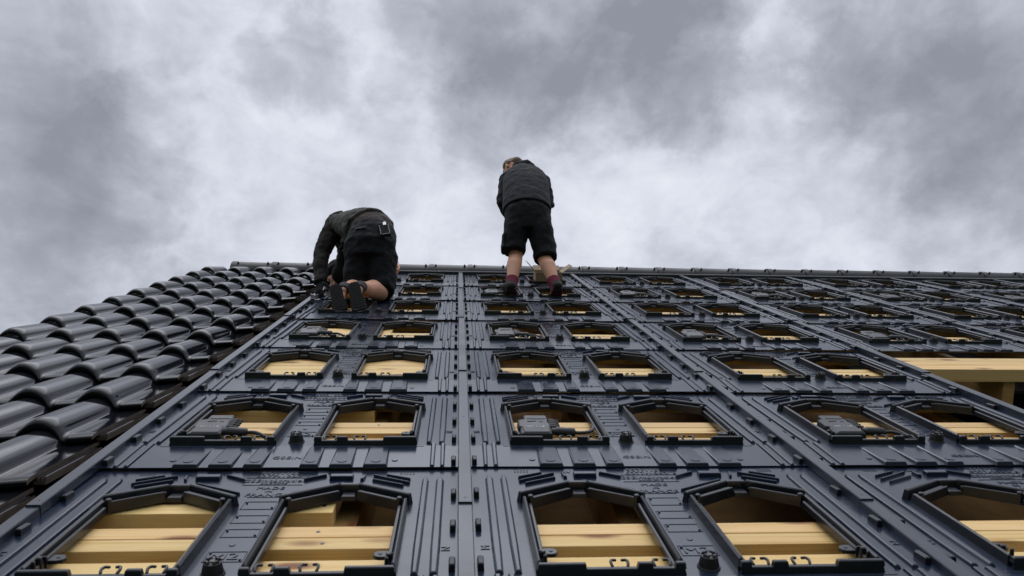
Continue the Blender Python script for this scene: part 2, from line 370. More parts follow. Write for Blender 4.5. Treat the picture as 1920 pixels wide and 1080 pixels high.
# ================================================================== TIMBER
def batten(u0, u1, v0, v1, h1, h0, label, cat='batten', group=None, name='roof_batten', mat='wood', screws=()):
    """origin at the left end so that grain runs along local X"""
    bm = bmesh.new(); box(bm, 0, u1 - u0, 0, v1 - v0, h0, h1, 0, .0012)
    o = mk(name, bm, M[mat], mw=roofm(u0, v0, 0))
    tag(o, label, cat, group)
    for su, sv in screws:
        b2 = bmesh.new(); prism(b2, circ(0, 0, .006, 10), 0, .0012, .001, .0005)
        s = mk('screw', b2, M['bolt'], parent=o); s.matrix_world = roofm(su, sv, h1 - .0002)
    return o
ORD = ['seventh', 'sixth', 'fifth', 'fourth', 'third', 'second', 'top']     # rows counted below the ridge
HT, HB = -.008, -.050
for k in range(-2, 10):
    u = -.315 + .765 * k
    if u > U1: continue
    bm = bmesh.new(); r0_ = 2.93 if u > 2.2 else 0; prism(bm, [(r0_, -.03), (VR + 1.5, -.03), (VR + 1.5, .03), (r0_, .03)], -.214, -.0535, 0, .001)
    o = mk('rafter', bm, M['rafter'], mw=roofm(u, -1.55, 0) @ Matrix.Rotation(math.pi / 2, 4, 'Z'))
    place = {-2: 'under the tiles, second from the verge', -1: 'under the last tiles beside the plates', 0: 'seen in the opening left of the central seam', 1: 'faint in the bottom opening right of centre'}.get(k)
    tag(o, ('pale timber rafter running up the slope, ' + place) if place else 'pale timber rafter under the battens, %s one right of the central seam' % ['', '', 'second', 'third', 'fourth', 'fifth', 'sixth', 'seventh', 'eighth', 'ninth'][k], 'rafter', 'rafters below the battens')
G = 'battens under the plates'
for r in ROWS:
    v = (r - 1) * PITCH
    ue = 2.17 if r <= 2 else U1 - .1
    w = ORD[r] + ' row of openings below the ridge'
    if r == 6: w = 'top row of openings under the ridge'
    batten(-1.055, ue if r != 1 else 2.26, v + .760, v + .818, HT, HB, 'shaded wooden batten at the top of the ' + w, group=G)
    # double batten
    batten(-1.055, ue + random.uniform(-.01, .01), v + .4305, v + .489, HT, HB, 'pale batten, upper of the pair in the ' + w, group=G,
           screws=[(-.36, v + .46)] if r == 0 else [(-.3, v + .46)] if r == 1 else ())
    batten(-1.055, ue, v + .371, v + .4295, HT - .0015, HB, 'pale batten, lower of the pair in the ' + w, group=G, screws=[(-.34, v + .40)] if r == 0 else ())
    batten(-1.055, ue, v + .254, v + .312, HT, HB, 'pale batten along the lower edge of the ' + w, group=G, screws=[(-.37, v + .285)] if r == 0 else ())
# extra timbers filling the openings of the column by the tiles
X = 'short timbers beside the tiles'
batten(-1.055, -.343, -.292, -.232, HT + .0022, HB - .004, 'pale batten end with a knot, stopping in the bottom right opening beside the central seam', group=X, screws=[(-.37, -.25)])
batten(-1.055, -.333, .627, .735, HT + .001, HB, 'pale board end atop the second opening from the bottom, left of the central seam', group=X)
batten(-1.055, -.07, 1.370, 1.556, HT + .003, HB, 'broad pale plank, upper one closing the fifth row openings by the tiles', group=X)
batten(-1.055, -.07, 1.195, 1.366, HT + .0025, HB, 'broad pale plank, lower one closing the fifth row openings by the tiles', group=X)
batten(.06, .172, 1.43, 1.61, HT + .002, HB, 'short plank end peeping into the fifth row opening right of the central seam', group=X)
batten(-1.055, -.405, 2.085, 2.325, HT + .002, HB, 'broad pale board behind the grey converter in the fourth row', group=X)
batten(-1.055, -.60, 2.93, 3.10, HT + .002, HB, 'pale board under the kneeling man\'s shoes', group=X)
batten(-.55, -.36, 3.80, 3.95, HT + .002, HB, 'short ochre board in the second row opening beside the kneeling man', group=X)
batten(-.55, -.33, 4.60, 4.68, HT + .002, HB, 'short pale board in the top row opening beside the kneeling man', group=X)
# bare battens where plates are still missing at the right
for i in range(3):
    batten(2.12, U1 - .1, 1.362 + .086 * i, 1.362 + .0845 + .086 * i, HT + .001, HB - .02, ['front', 'middle', 'rear'][i] + ' pale plank of the bare stack where plates are missing at the right', group='bare planks where plates are missing', name='roof_plank')

# ================================================================== PLATES
PX = CW                                # full width of a plate, local x from seam centre to seam centre
CX = PX / 2
def mirror(poly): return [(PX - x, y) for x, y in poly][::-1]
HOLE = [(.166, .198), (.456, .198), (.456, .558), (.327, .642), (.300, .642), (.166, .558)]
TILT = .0115
def tiltz(bm):
    for vv in bm.verts:
        y = vv.co.y; vv.co.z += TILT * (1 - (y - .182) / .70) if y > .182 else .0085 + (TILT - .0085) * y / .182      # folds down towards the lap
def build_sheet():
    bm = bmesh.new()
    outer = [(.004, .182), (PX - .004, .182), (PX - .004, .885), (.004, .885)]
    edges = []
    for loop in (outer, HOLE, mirror(HOLE)):
        vs = [bm.verts.new((x, y, 0)) for x, y in loop]
        edges += [bm.edges.new((vs[i], vs[(i + 1) % len(vs)])) for i in range(len(vs))]
    bmesh.ops.triangle_fill(bm, use_beauty=True, edges=edges)
    lower = [bm.verts.new((x, y, 0)) for x, y in ((.004, 0), (PX - .004, 0), (PX - .004, .182), (.004, .182))]; bm.faces.new(lower)
    bmesh.ops.remove_doubles(bm, verts=bm.verts[:], dist=1e-5)
    bmesh.ops.recalc_face_normals(bm, faces=bm.faces)
    for f in bm.faces:
        if f.normal.z < 0: f.normal_flip()
    bmesh.ops.solidify(bm, geom=bm.faces[:], thickness=-.004)
    zmax = max(vv.co.z for vv in bm.verts)
    for vv in bm.verts: vv.co.z -= zmax
    Z = -.001
    for f in (lambda p: p, mirror):
        # two raised ribs beside the seam, narrowing below the fold
        for a, b2, c, d in ((.059, .083, .058, .072), (.102, .123, .088, .103)):
            pts = [(a + .002, .20), (b2 - .002, .20), (b2, .33), (b2, .765), ((a + b2) / 2 + .006, .786), ((a + b2) / 2 - .006, .786), (a, .765), (a, .33)]
            prism(bm, f(pts), Z, .0085, .004, .002)
            prism(bm, f([(c, -.003), (d, -.003), (d + .003, .196), (c, .196)]), Z, .007, .003, .002)
        # flat fold panel step next to the ribs
        prism(bm, f([(.127, .174), (.480, .174), (.480, .182), (.127, .182)]), Z, .0011, .001, .0004)
        # fluted overlap: raised wedge tabs
        for x0, x1 in ((.229, .298), (.331, .397), (.431, .483)):
            dx = .012
            zt = lambda x, y: .0018 + .0095 * max(0, (.18 - y)) / .18
            prism(bm, f([(x0 - .003, -.008), (x1 + .003, -.008), (x1 + dx * .2, .176), (x0 + dx * .2, .176)]), Z, zt, .005, .0015)
            prism(bm, f(circ((x0 + x1) / 2, .026, .016, 18)), 0, lambda x, y: zt(x, y) + .0016, .001, .0005)
        # slanted little bars above the gable
        for p, q2 in (((.156, .772), (.226, .806)), ((.156, .742), (.262, .802)), ((.172, .722), (.262, .768)), ((.398, .808), (.456, .772))):
            bar(bm, f([p, q2])[0], f([p, q2])[1], .007, Z, .009, .0015, .001)
        bar(bm, f([(.335, .742), (.470, .668)])[0], f([(.335, .742), (.470, .668)])[1], .007, Z, .009, .0015, .001)
        prism(bm, f([(.318, .776), (.386, .776), (.386, .800), (.318, .800)]), Z, .013, .002, .0015)
        prism(bm, f([(.288, .772), (.298, .768), (.290, .806), (.284, .800)]), Z, .009, .001, .001)
        prism(bm, f(circ(.210, .055, .010, 16)), Z, .0022, .001, .0006)
        # data matrix like patches of tiny dots near the top corner
        for i in range(5):
            for j in range(4):
                box(bm, f([(.150 + i * .009, 0)])[0][0] - .002, f([(.150 + i * .009, 0)])[0][0] + .002, .822 + j * .006, .825 + j * .006, Z, .0012, 0, 0)
    # printed panels in the middle: thin outlines
    def frame(x0, x1, y0, y1, w=.0022, h=.0014):
        box(bm, x0, x1, y0, y0 + w, Z, h, 0, .0004); box(bm, x0, x1, y1 - w, y1, Z, h, 0, .0004)
        box(bm, x0, x0 + w, y0 + w, y1 - w, Z, h, 0, .0004); box(bm, x1 - w, x1, y0 + w, y1 - w, Z, h, 0, .0004)
        prism(bm, circ(x0 + .008, y1 - .010, .003, 8), Z, .004, 0, .0005); prism(bm, circ(x1 - .007, y0 + .008, .003, 8), Z, .004, 0, .0005)
    frame(.454, .632, .797, .850)
    for y in (.742,): box(bm, .458, .622, y, y + .0022, Z, .0014, 0, .0004)
    box(bm, .494, .588, .652, .6542, Z, .0014, 0, .0004)
    frame(.497, .584, .570, .622); frame(.497, .584, .484, .532); frame(.497, .584, .403, .449); frame(.496, .584, .276, .328)
    prism(bm, circ(CX, .362, .008, 16), Z, .0016, .001, .0005)
    for s, x, y, sz, sx in (('997-1100', .543, .836, .026, 1.15), ('0277-1082', .543, .811, .026, 1.15), ('GSEintégration', .5415, .774, .030, 1.0), ('BREVETÉ', .541, .752, .016, 1.2),
                            ('MADE', .541, .718, .026, 1.1), ('IN', .541, .694, .018, 1.1), ('FRANCE', .541, .668, .028, 1.1), ('M2', .537, .302, .044, 1.2), ('GSEIN', .541, .075, .028, 1.2), ('NV', .300, .822, .020, 1.2)):
        text_into(bm, s, x, y, sz, .0008, .0018, 0, 'CENTER', sx)
    text_into(bm, 'M', .046, .33, .03, .0008, .0018, math.pi / 2); text_into(bm, 'N', PX - .046, .33, .03, .0008, .0018, math.pi / 2)
    tiltz(bm); return bm
def build_frame(f):
    bm = bmesh.new(); Z = -.002
    def P(poly, *a): prism(bm, f(poly), *a)
    # bottom bar with its steps
    P([(.150, .185), (.479, .185), (.473, .203), (.158, .203)], Z, .0155, .003, .0015)
    for x0, x1 in ((.1515, .259), (.370, .405), (.453, .4775)):
        P([(x0, .1865), (x1, .1865), (x1, .2015), (x0, .2015)], .014, .0275, .002, .002)
    # side rails: outer wall and a lower ledge inside
    P([(.150, .2045), (.164, .2045), (.164, .575), (.150, .585)], Z, .027, .003, .003)
    P([(.1645, .2045), (.175, .2045), (.175, .555), (.1645, .555)], Z, .016, .001, .0015)
    P([(.4625, .2045), (.4785, .2045), (.4785, .585), (.4625, .575)], Z, .029, .004, .004)
    P([(.452, .2045), (.462, .2045), (.462, .555), (.452, .555)], Z, .014, .001, .0015)
    # gable: outer ridge and inner gutter on both slopes
    for (a, b2) in (((.143, .598), (.288, .678)), ((.339, .678), (.484, .590))):
        A, B = f([a, b2]); bar(bm, A, B, .019, Z, .030, .004, .0025)
    P([(.286, .667), (.341, .667), (.343, .688), (.284, .688)], Z, .028, .003, .0025)
    for (a, b2) in (((.168, .583), (.287, .652)), ((.337, .652), (.458, .580))):
        A, B = f([a, b2]); bar(bm, A, B, .015, Z, .0185, .002, .0015)
    for (a, b2) in (((.172, .568), (.288, .636)), ((.336, .636), (.455, .566))):
        A, B = f([a, b2]); bar(bm, A, B, .010, Z, .0245, .002, .0015)
    P([(.292, .628), (.332, .628), (.330, .664), (.295, .664)], Z, .010, .002, .001)
    for cx, cy, r, h in ((.172, .572, .009, .031), (.455, .570, .009, .031), (.170, .248, .008, .031), (.172, .222, .006, .034)):
        P(circ(cx, cy, r, 14), Z, h, .002, .002)
    P([(.160, .262), (.178, .262), (.178, .268), (.160, .268)], Z, .024, .001, .001)
    # ear tab
    ear = [(.172, .268), (.186, .268)] + [(.192 + .016 * math.cos(a), .284 + .016 * math.sin(a)) for a in [math.radians(d) for d in range(-80, 81, 20)]] + [(.186, .300), (.172, .300)]
    P(ear, .004, .012, .001, .001)
    P(circ(.192, .284, .005, 10), .008, .0135, .001, .0006)
    tiltz(bm); return bm
def build_hook(f, x):
    bm = bmesh.new()
    for s in (-1, 1):
        pts = [(x + s * .017, .200, .015), (x + s * .019, .210, .019), (x + s * .016, .219, .020), (x + s * .008, .221, .019)]
        pts = [(*f([(p[0], p[1])])[0], p[2]) for p in pts]
        tube(bm, smoothpath(pts, 3), [.0034] * 10, (0, 0, 1), 'round', 8)
    tiltz(bm); return bm
def build_knob():
    bm = bmesh.new(); c = (CX, .221)
    prism(bm, circ(*c, .0265, 28), -.002, .004, .001, .001)
    prism(bm, circ(*c, .0235, 28), .003, .029, .006, .002)
    for i in range(4):
        a = math.radians(45 + 90 * i); d = Vector((math.cos(a), math.sin(a)))
        n2 = Vector((-d.y, d.x))
        p = [Vector(c) + d * .009 - n2 * .0065, Vector(c) + d * .0165 - n2 * .0075, Vector(c) + d * .0165 + n2 * .0075, Vector(c) + d * .009 + n2 * .0065]
        prism(bm, [tuple(x) for x in p], .028, .034, .001, .001)
    tiltz(bm); return bm
def build_knob_screw():
    bm = bmesh.new(); prism(bm, circ(CX, .221, .0075, 14), .028, .0315, .001, .001); tiltz(bm); return bm
def build_block(x, y):
    bm = bmesh.new()
    pts = [(x - .0075, y - .025), (x + .0075, y - .025), (x + .008, y + .020), (x, y + .028), (x - .008, y + .020)]
    prism(bm, pts, -.002, lambda a, b2: 0.0175 - .005 * max(0, (b2 - y)) / .026, .0012, .0022)
    tiltz(bm); return bm
proto = mk('mounting_plate', build_sheet(), M['plate'], mw=roofm(0, 0))
idf = lambda p: p
for f in (idf, mirror):
    fr = mk('window_frame', build_frame(f), M['frame'], proto, smooth=32)
    for x in (.334, .428): mk('hook', build_hook(f, x), M['frame'], fr, smooth=60)
kn = mk('knob', build_knob(), M['darkplastic'], proto, smooth=40)
mk('screw', build_knob_screw(), M['bolt'], kn)
for x in (.0315, PX - .0315):
    for y in (.038, .243, .446, .655): mk('stud', build_block(x, y), M['frame'], proto)
COLN = ['column beside the tiles', 'column right of centre seam', 'third column from the tiles', 'fourth column from the tiles', 'fifth column from the tiles', 'sixth column from the tiles', 'seventh column from the tiles']
ROWN = ['bottom row', 'second row from the bottom', 'third row from the bottom', 'fourth row from the top', 'third row below the ridge', 'second row below the ridge', 'top row under the ridge']
def visible_cols(r): return 3 if r <= 2 else {3: 5, 4: 6, 5: 7, 6: 7}[r]
first = True
for r in ROWS:
    for c in range(visible_cols(r)):
        mw = roofm((c - 1) * CW + random.uniform(-.001, .001), (r - 1) * PITCH + random.uniform(-.002, .002), random.uniform(0, .001), random.uniform(-.002, .002)) @ Matrix.Rotation(random.uniform(-.003, .003), 4, 'X') @ Matrix.Rotation(random.uniform(-.003, .003), 4, 'Y')
        if first: o = proto; o.matrix_world = mw; first = False
        else: o = copy_tree(proto, None, mw)
        tag(o, 'black roof plate with two openings, %s, %s' % (ROWN[r], COLN[c]), 'roof plate', 'black plates covering the roof')

# ================================================================== COVER STRIPS
def build_strip(n):
    bm = bmesh.new(); ln = n
    pr = [(-.019, .002), (-.0187, .025), (-.0167, .0275), (.0167, .0275), (.0187, .025), (.019, .002)]
    a = [bm.verts.new((x, 0, z + .004)) for x, z in pr]; b2 = [bm.verts.new((x, ln, z - .001)) for x, z in pr]
    for i in range(len(pr) - 1): bm.faces.new((a[i], a[i + 1], b2[i + 1], b2[i]))
    bm.faces.new((a[-1], a[0], b2[0], b2[-1])); bm.faces.new(a[::-1]); bm.faces.new(b2)
    for y in (.03, ln * .52):
        prism(bm, circ(0, y, .004, 10), 0.022, .0323 if y < .1 else .0296, .001, .0005)
    return bm
STRIPN = ['along the tiled edge', 'on the central seam', 'on the first seam right of the centre', 'on the second seam right of the centre', 'on the third seam right of the centre', 'on the fourth seam right of the centre', 'on the fifth seam right of the centre', 'on the sixth seam right of the centre']
PIECE = ['bottom piece', 'second piece up', 'third piece up', 'fourth piece up', 'topmost piece']
sp = {}
for c in range(8):
    for k, (v0, v1) in enumerate(((-1.78, -.310), (-.316, 1.148), (1.143, 2.579), (2.573, 4.020), (4.014, 5.17))):
        if k == 0 and c > 2: continue
        if c == 3 and k < 1: continue
        if c > 3 and k < 2: continue
        if c > 4 and k < 3: continue
        ln = v1 - v0; key = round(ln, 3)
        mw = roofm((c - 1) * CW + random.uniform(-.002, .002), v0, 0, random.uniform(-.001, .001))
        if key in sp: o = copy_tree(sp[key], None, mw)
        else: o = mk('cover_strip', build_strip(ln), M['strip'], mw=mw); sp[key] = o
        tag(o, 'narrow black cover strip %s, %s' % (STRIPN[c], PIECE[k]), 'cover strip', 'strips over the plate seams')

# ================================================================== CONVERTERS
def build_converter():
    root = empty('power_converter', roofm(0, 0))
    bm = bmesh.new()
    body = [(0, 0), (.108, 0), (.108, .105), (.104, .115), (.104, .185), (.098, .192), (.024, .192), (.018, .185), (.018, .150), (-.004, .140), (-.004, .075), (.006, .065), (0, .055)]
    prism(bm, body, .002, .026, .003, .003)
    bar(bm, (.030, .148), (.095, .148), .003, .025, .0278, .0005, .0006); bar(bm, (.03, .120), (.06, .124), .004, .025, .028, .0005, .0006); bar(bm, (.07, .118), (.085, .118), .004, .025, .0275, .0005, .0006)
    mk('casing', bm, M['device'], root)
    bm = bmesh.new(); prism(bm, [(.010, .004), (.098, .004), (.102, .010), (.102, .070), (.012, .070), (.006, .062)], .025, .0295, .003, .002)
    lid = mk('lid', bm, M['device'], root)
    bm = bmesh.new()
    for x0, x1, y0, y1 in ((.022, .046, .061, .064), (.024, .042, .055, .058), (.055, .058, .058, .064), (.066, .071, .056, .060), (.076, .084, .056, .064)):
        box(bm, x0, x1, y0, y1, .029, .030, 0, 0)
    mk('printed_mark', bm, M['white'], lid)
    for i in range(4):
        y = .085 + i * .021
        bm = bmesh.new(); tube(bm, [(.104, y, .018), (.124, y, .018)], [.0085, .008], (0, 0, 1), 'flat', 10); tube(bm, [(.122, y, .018), (.136, y, .018)], [.0055, .005], (0, 0, 1), 'round', 8)
        mk('port', bm, M['cable'], root, smooth=40)
    bm = bmesh.new(); tube(bm, [(.106, .030, .022), (.118, .030, .022), (.122, .030, .022), (.178, .026, .020), (.184, .026, .020)], [.012, .012, .0155, .0155, .012], (0, 0, 1), 'flat', 14)
    mk('connector', bm, M['cable'], root, smooth=40)
    return root
def loop_cable(root, pts):
    bm = bmesh.new(); p = smoothpath(pts, 6); tube(bm, p, [.0062] * len(p), (0, 0, 1), 'round', 10); mk('cable', bm, M['cable'], root, smooth=80)
cv = build_converter()
LOOPS = [[(.182, .026, .020), (.205, .026, .019), (.235, .040, .018), (.252, .075, .016), (.258, .120, .008), (.262, .17, -.02)],
         [(.182, .026, .020), (.210, .020, .022), (.240, .005, .016), (.258, -.004, .000), (.268, -.010, -.03)]]
spots = [(1, -1, 1), (1, 0, 0), (1, 1, 1), (3, -1, 1), (3, 0, 1), (3, 1, 1), (3, 2, 1), (5, 0, 1), (5, 1, 1), (5, 2, 1), (5, 3, 1), (5, 4, 1)]
cvl = [copy_tree(cv) for _ in LOOPS]
for k, c_ in enumerate(cvl): loop_cable(c_, LOOPS[k])
for ch in list(cv.children_recursive): bpy.data.objects.remove(ch)
bpy.data.objects.remove(cv)
used = [False, False]
for r, c, k in spots:
    base = Matrix.Translation((c * CW + .188, (r - 1) * PITCH + .232, .010)) @ Matrix.Rotation(random.uniform(-.03, .03), 4, 'Z') @ Matrix.Rotation(math.radians(1.5), 4, 'X')
    mw = ROOF @ base
    if not used[k]: o = cvl[k]; o.matrix_world = mw; used[k] = True
    else: o = copy_tree(cvl[k], None, mw)
    tag(o, 'converter box with cable, %s, %s' % (ROWN[r], COLN[c + 1]), 'converter', 'converter boxes in the openings')

# ================================================================== ROOF TILES
TP, TW = .383, .232                    # course gauge, cover width
def build_tile():
    NU, NV = 40, 9; LEN = .425
    # profile across: roll on the left, flat pan on the right, with a turned-up right lip
    def prof(x):
        if x < .078: return .058 * math.sin(math.pi / 2 * min(1, (x + .003) / .081)) ** .85
        if x < .146: return .058 * max(0, math.cos(math.pi / 2 * (x - .078) / .068)) ** .55
        if x < .168: return .0
        return .006 * ((x - .168) / .075)
    us = [i / NU * .243 for i in range(NU + 1)]
    vs = [0, .0025, .007, .013, .021, .031, .043, .07, .14, .24, LEN]
    bm = bmesh.new(); top = []; bot = []
    for y in vs:
        nose = -.022 * (1 - math.sqrt(max(0, 1 - max(0, 1 - y / .043) ** 2)))
        lift = .035 * (1 - y / LEN)
        waist = 1 - .12 * min(1, y / LEN)
        row = []; rb = []
        for x in us:
            z = prof(x) * waist + lift + nose * (0.55 if x > .16 else 1)
            row.append(bm.verts.new((x, y, z))); rb.append(bm.verts.new((x, y + (.004 if y == 0 else 0), z - .013 + (.002 if y == 0 else 0))))
        top.append(row); bot.append(rb)
    n = len(us)
    for j in range(len(vs) - 1):
        for i in range(n - 1):
            bm.faces.new((top[j][i], top[j][i + 1], top[j + 1][i + 1], top[j + 1][i])); bm.faces.new((bot[j][i], bot[j + 1][i], bot[j + 1][i + 1], bot[j][i + 1]))
        for i in (0, n - 1):
            fc = bm.faces.new((top[j][i], top[j + 1][i], bot[j + 1][i], bot[j][i]))
            if i: fc.material_index = 1
    for i in range(n - 1):
        bm.faces.new((top[0][i], bot[0][i], bot[0][i + 1], top[0][i + 1])); bm.faces.new((top[-1][i], top[-1][i + 1], bot[-1][i + 1], bot[-1][i]))
    # interlocking side flange with two ribs (bare clay ends)
    k0 = len(bm.faces)
    def solid(x0, x1, y0, y1, z0, z1):
        lf = lambda y: .035 * (1 - y / LEN)
        vv = [bm.verts.new((x, y, z + lf(y))) for z in (z0, z1) for x, y in ((x0, y0), (x1, y0), (x1, y1), (x0, y1))]
        for q, mi in (((0, 1, 2, 3), 1), ((4, 5, 6, 7), 0), ((0, 1, 5, 4), 1), ((1, 2, 6, 5), 1), ((2, 3, 7, 6), 1), ((3, 0, 4, 7), 1)):
            fc = bm.faces.new([vv[i] for i in q]); fc.material_index = mi
    solid(.238, .272, .040, LEN - .05, -.024, -.013)
    solid(.2455, .2495, .044, LEN - .05, -.0135, -.003)
    solid(.2555, .2595, .044, LEN - .05, -.0135, -.004)
    solid(.268, .2725, .044, LEN - .05, -.0125, -.002)
    return bm
tp = mk('roof_tile', build_tile(), [M['tile'], M['clay']], mw=roofm(0, 0), smooth=55)
V0 = -.155
NTC = 5; first = True
COURSE = ['lowest', 'second', 'third', 'fourth', 'fifth', 'sixth', 'seventh', 'eighth', 'ninth', 'tenth', 'eleventh', 'twelfth', 'thirteenth', 'fourteenth', 'fifteenth', 'sixteenth', 'seventeenth']
TCOL = ['on the left verge', 'second from the left verge', 'in the middle file', 'second from the plates', 'next to the plates']
courses = list(range(-3, 14))
for j, k in enumerate(courses):
    for i in range(NTC):
        mw = roofm(-1.19 - TW * (NTC - i) + random.uniform(-.003, .003), V0 + TP * k + random.uniform(-.005, .005), -.007 + random.uniform(0, .003), random.uniform(-.009, .009)) @ Matrix.Rotation(random.uniform(-.012, .012), 4, 'Y') @ Matrix.Rotation(random.uniform(-.006, .006), 4, 'X')
        if first: o = tp; o.matrix_world = mw; first = False
        else: o = copy_tree(tp, None, mw)
        tag(o, 'glossy black S-shaped clay tile, %s course from below, %s' % (COURSE[j], TCOL[i]), 'roof tile', 'glossy black tiles at the left')
for k in range(-4, 14):
    batten(-2.38, -1.225, V0 + TP * k + .345, V0 + TP * k + .385, -.028, -.052, 'tile batten under course %s of the glossy tiles' % (COURSE[min(k + 4, 16)] if k < 13 else 'topmost'), group='battens under the tiles', name='tile_batten')

# ================================================================== RIDGE
def build_ridge():
    bm = bmesh.new(); LEN = .392; r = .118; N_ = 16
    xs = [(0, r + .004), (.004, r + .007), (.040, r + .007), (.050, r + .001), (LEN, r - .004)]
    out = []; inn = []
    for x, rr in xs:
        a_ = []; b_ = []
        for i in range(N_ + 1):
            a = math.radians(-14 + 208 * i / N_)
            a_.append(bm.verts.new((x, -rr * math.cos(a), rr * math.sin(a)))); b_.append(bm.verts.new((x, -(rr - .014) * math.cos(a), (rr - .014) * math.sin(a))))
        out.append(a_); inn.append(b_)
    for j in range(len(xs) - 1):
        for i in range(N_):
            bm.faces.new((out[j][i], out[j][i + 1], out[j + 1][i + 1], out[j + 1][i])); bm.faces.new((inn[j][i], inn[j + 1][i], inn[j + 1][i + 1], inn[j][i + 1]))
        for i in (0, N_): bm.faces.new((out[j][i], out[j + 1][i], inn[j + 1][i], inn[j][i]))
    for j in (0, -1):
        for i in range(N_): bm.faces.new((out[j][i], out[j][i + 1], inn[j][i + 1], inn[j][i]))
    return bm
RA = RW(0, VR + .02, -.040)
def ridge_m(u): return Matrix.Translation((u, RA.y, RA.z))
rt = mk('ridge_tile', build_ridge(), M['ridge'], mw=ridge_m(0), smooth=40)
for x in (.065, .345):
    bm = bmesh.new(); a = math.radians(24); c0 = Vector((x, -.112 * math.cos(a), .112 * math.sin(a))); dd = Vector((0, -math.cos(a), math.sin(a)))
    tube(bm, [c0, c0 + dd * .014, c0 + dd * .015, c0 + dd * .024], [.011, .011, .007, .007], (1, 0, 0), 'flat', 12)
    mk('clip_screw', bm, M['darkplastic'], rt, smooth=40)
NR = 25
CARD = ['first', 'second', 'third', 'fourth', 'fifth', 'sixth', 'seventh', 'eighth', 'ninth', 'tenth', 'eleventh', 'twelfth', 'thirteenth', 'fourteenth', 'fifteenth', 'sixteenth', 'seventeenth', 'eighteenth', 'nineteenth', 'twentieth', 'twenty-first', 'twenty-second', 'twenty-third', 'twenty-fourth', 'twenty-fifth']
for i in range(NR):
    u = -2.19 + .377 * i
    if i == 0: o = rt; o.matrix_world = ridge_m(u)
    else: o = copy_tree(rt, None, ridge_m(u) @ Matrix.Rotation(random.uniform(-.004, .004), 4, 'Z'))
    tag(o, 'black half-round ridge tile, %s from the left end of the ridge' % CARD[i], 'ridge tile', 'tiles along the ridge')
bm = bmesh.new(); box(bm, -1.15, U1, 5.195, 5.235, -.02, .026, .006, .002)
o = mk('ridge_flashing', bm, M['strip'], mw=ROOF); tag(o, 'long black flashing profile below the ridge tiles above the top plates', 'flashing')
bm = bmesh.new(); box(bm, 0, U1 + 1.15, 0, .012, .0265, .034, .002, .002)
o2 = mk('flashing_lip', bm, M['lead'], parent=o); o2.matrix_world = roofm(-1.15, 5.200)
# ================================================================== CARDBOARD BOX
cb_ = empty('cardboard_box', roofm(.655, 4.47, .032, .02)); tag(cb_, 'open brown cardboard box with raised flaps behind the standing man\'s right leg', 'box')
bm = bmesh.new(); W_, D_, H_ = .235, .17, .080
for x0, x1, y0, y1, z0, z1 in ((0, W_, 0, .005, 0, H_), (0, W_, D_ - .005, D_, 0, H_), (0, .005, .0051, D_ - .0051, 0, H_), (W_ - .005, W_, .0051, D_ - .0051, 0, H_), (.0051, W_ - .0051, .0051, D_ - .0051, 0, .005)):
    box(bm, x0, x1, y0, y1, z0, z1, 0, 0)
mk('carton', bm, M['card'], cb_)
def flap(hx, hy, dx, dy, wx, wy, up):
    bm = bmesh.new(); a = Vector((hx, hy, H_)); b2 = a + Vector((wx, wy, 0)); d = Vector((dx, dy, up)); nn = (b2 - a).cross(d).normalized() * .004
    vv = [bm.verts.new(p) for p in (a, b2, b2 + d, a + d, a + nn, b2 + nn, b2 + d + nn, a + d + nn)]
    for q in ((0, 1, 2, 3), (7, 6, 5, 4), (0, 4, 5, 1), (1, 5, 6, 2), (2, 6, 7, 3), (3, 7, 4, 0)): bm.faces.new([vv[i] for i in q])
    mk('flap', bm, M['card'], cb_)
flap(0, 0, -.075, 0, 0, D_, .085); flap(W_, 0, .085, 0, 0, D_, .060); flap(0, D_, 0, .07, W_, 0, .035)

# ================================================================== PEOPLE
def remesh(name, bm, mat, parent, voxel=.008, smooth_it=6, disp=None):
    bmesh.ops.recalc_face_normals(bm, faces=bm.faces)
    me = bpy.data.meshes.new(name); bm.to_mesh(me); bm.free()
    o = bpy.data.objects.new(name, me); COL.objects.link(o)
    m1 = o.modifiers.new('remesh', 'REMESH'); m1.mode = 'VOXEL'; m1.voxel_size = voxel; m1.use_smooth_shade = True
    if smooth_it:
        m2 = o.modifiers.new('smooth', 'SMOOTH'); m2.factor = .5; m2.iterations = smooth_it
    if disp:
        for k, (st, sc_, dp) in enumerate(disp):
            tx = bpy.data.textures.new(name + '_folds', 'CLOUDS'); tx.noise_scale = sc_; tx.noise_depth = dp
            m3 = o.modifiers.new('folds', 'DISPLACE'); m3.texture = tx; m3.strength = st; m3.mid_level = .5; m3.texture_coords = 'LOCAL'
        tx = bpy.data.textures.new(name + '_creases', 'MARBLE'); tx.noise_scale = .16; tx.turbulence = 9; tx.marble_type = 'SHARP'
        m4 = o.modifiers.new('creases', 'DISPLACE'); m4.texture = tx; m4.strength = .004; m4.mid_level = .5; m4.texture_coords = 'LOCAL'
    dg = bpy.context.evaluated_depsgraph_get()
    new = bpy.data.meshes.new_from_object(o.evaluated_get(dg)); new.name = name
    bpy.data.objects.remove(o)
    for p in new.polygons: p.use_smooth = True
    return linkobj(name, new, mat, parent)
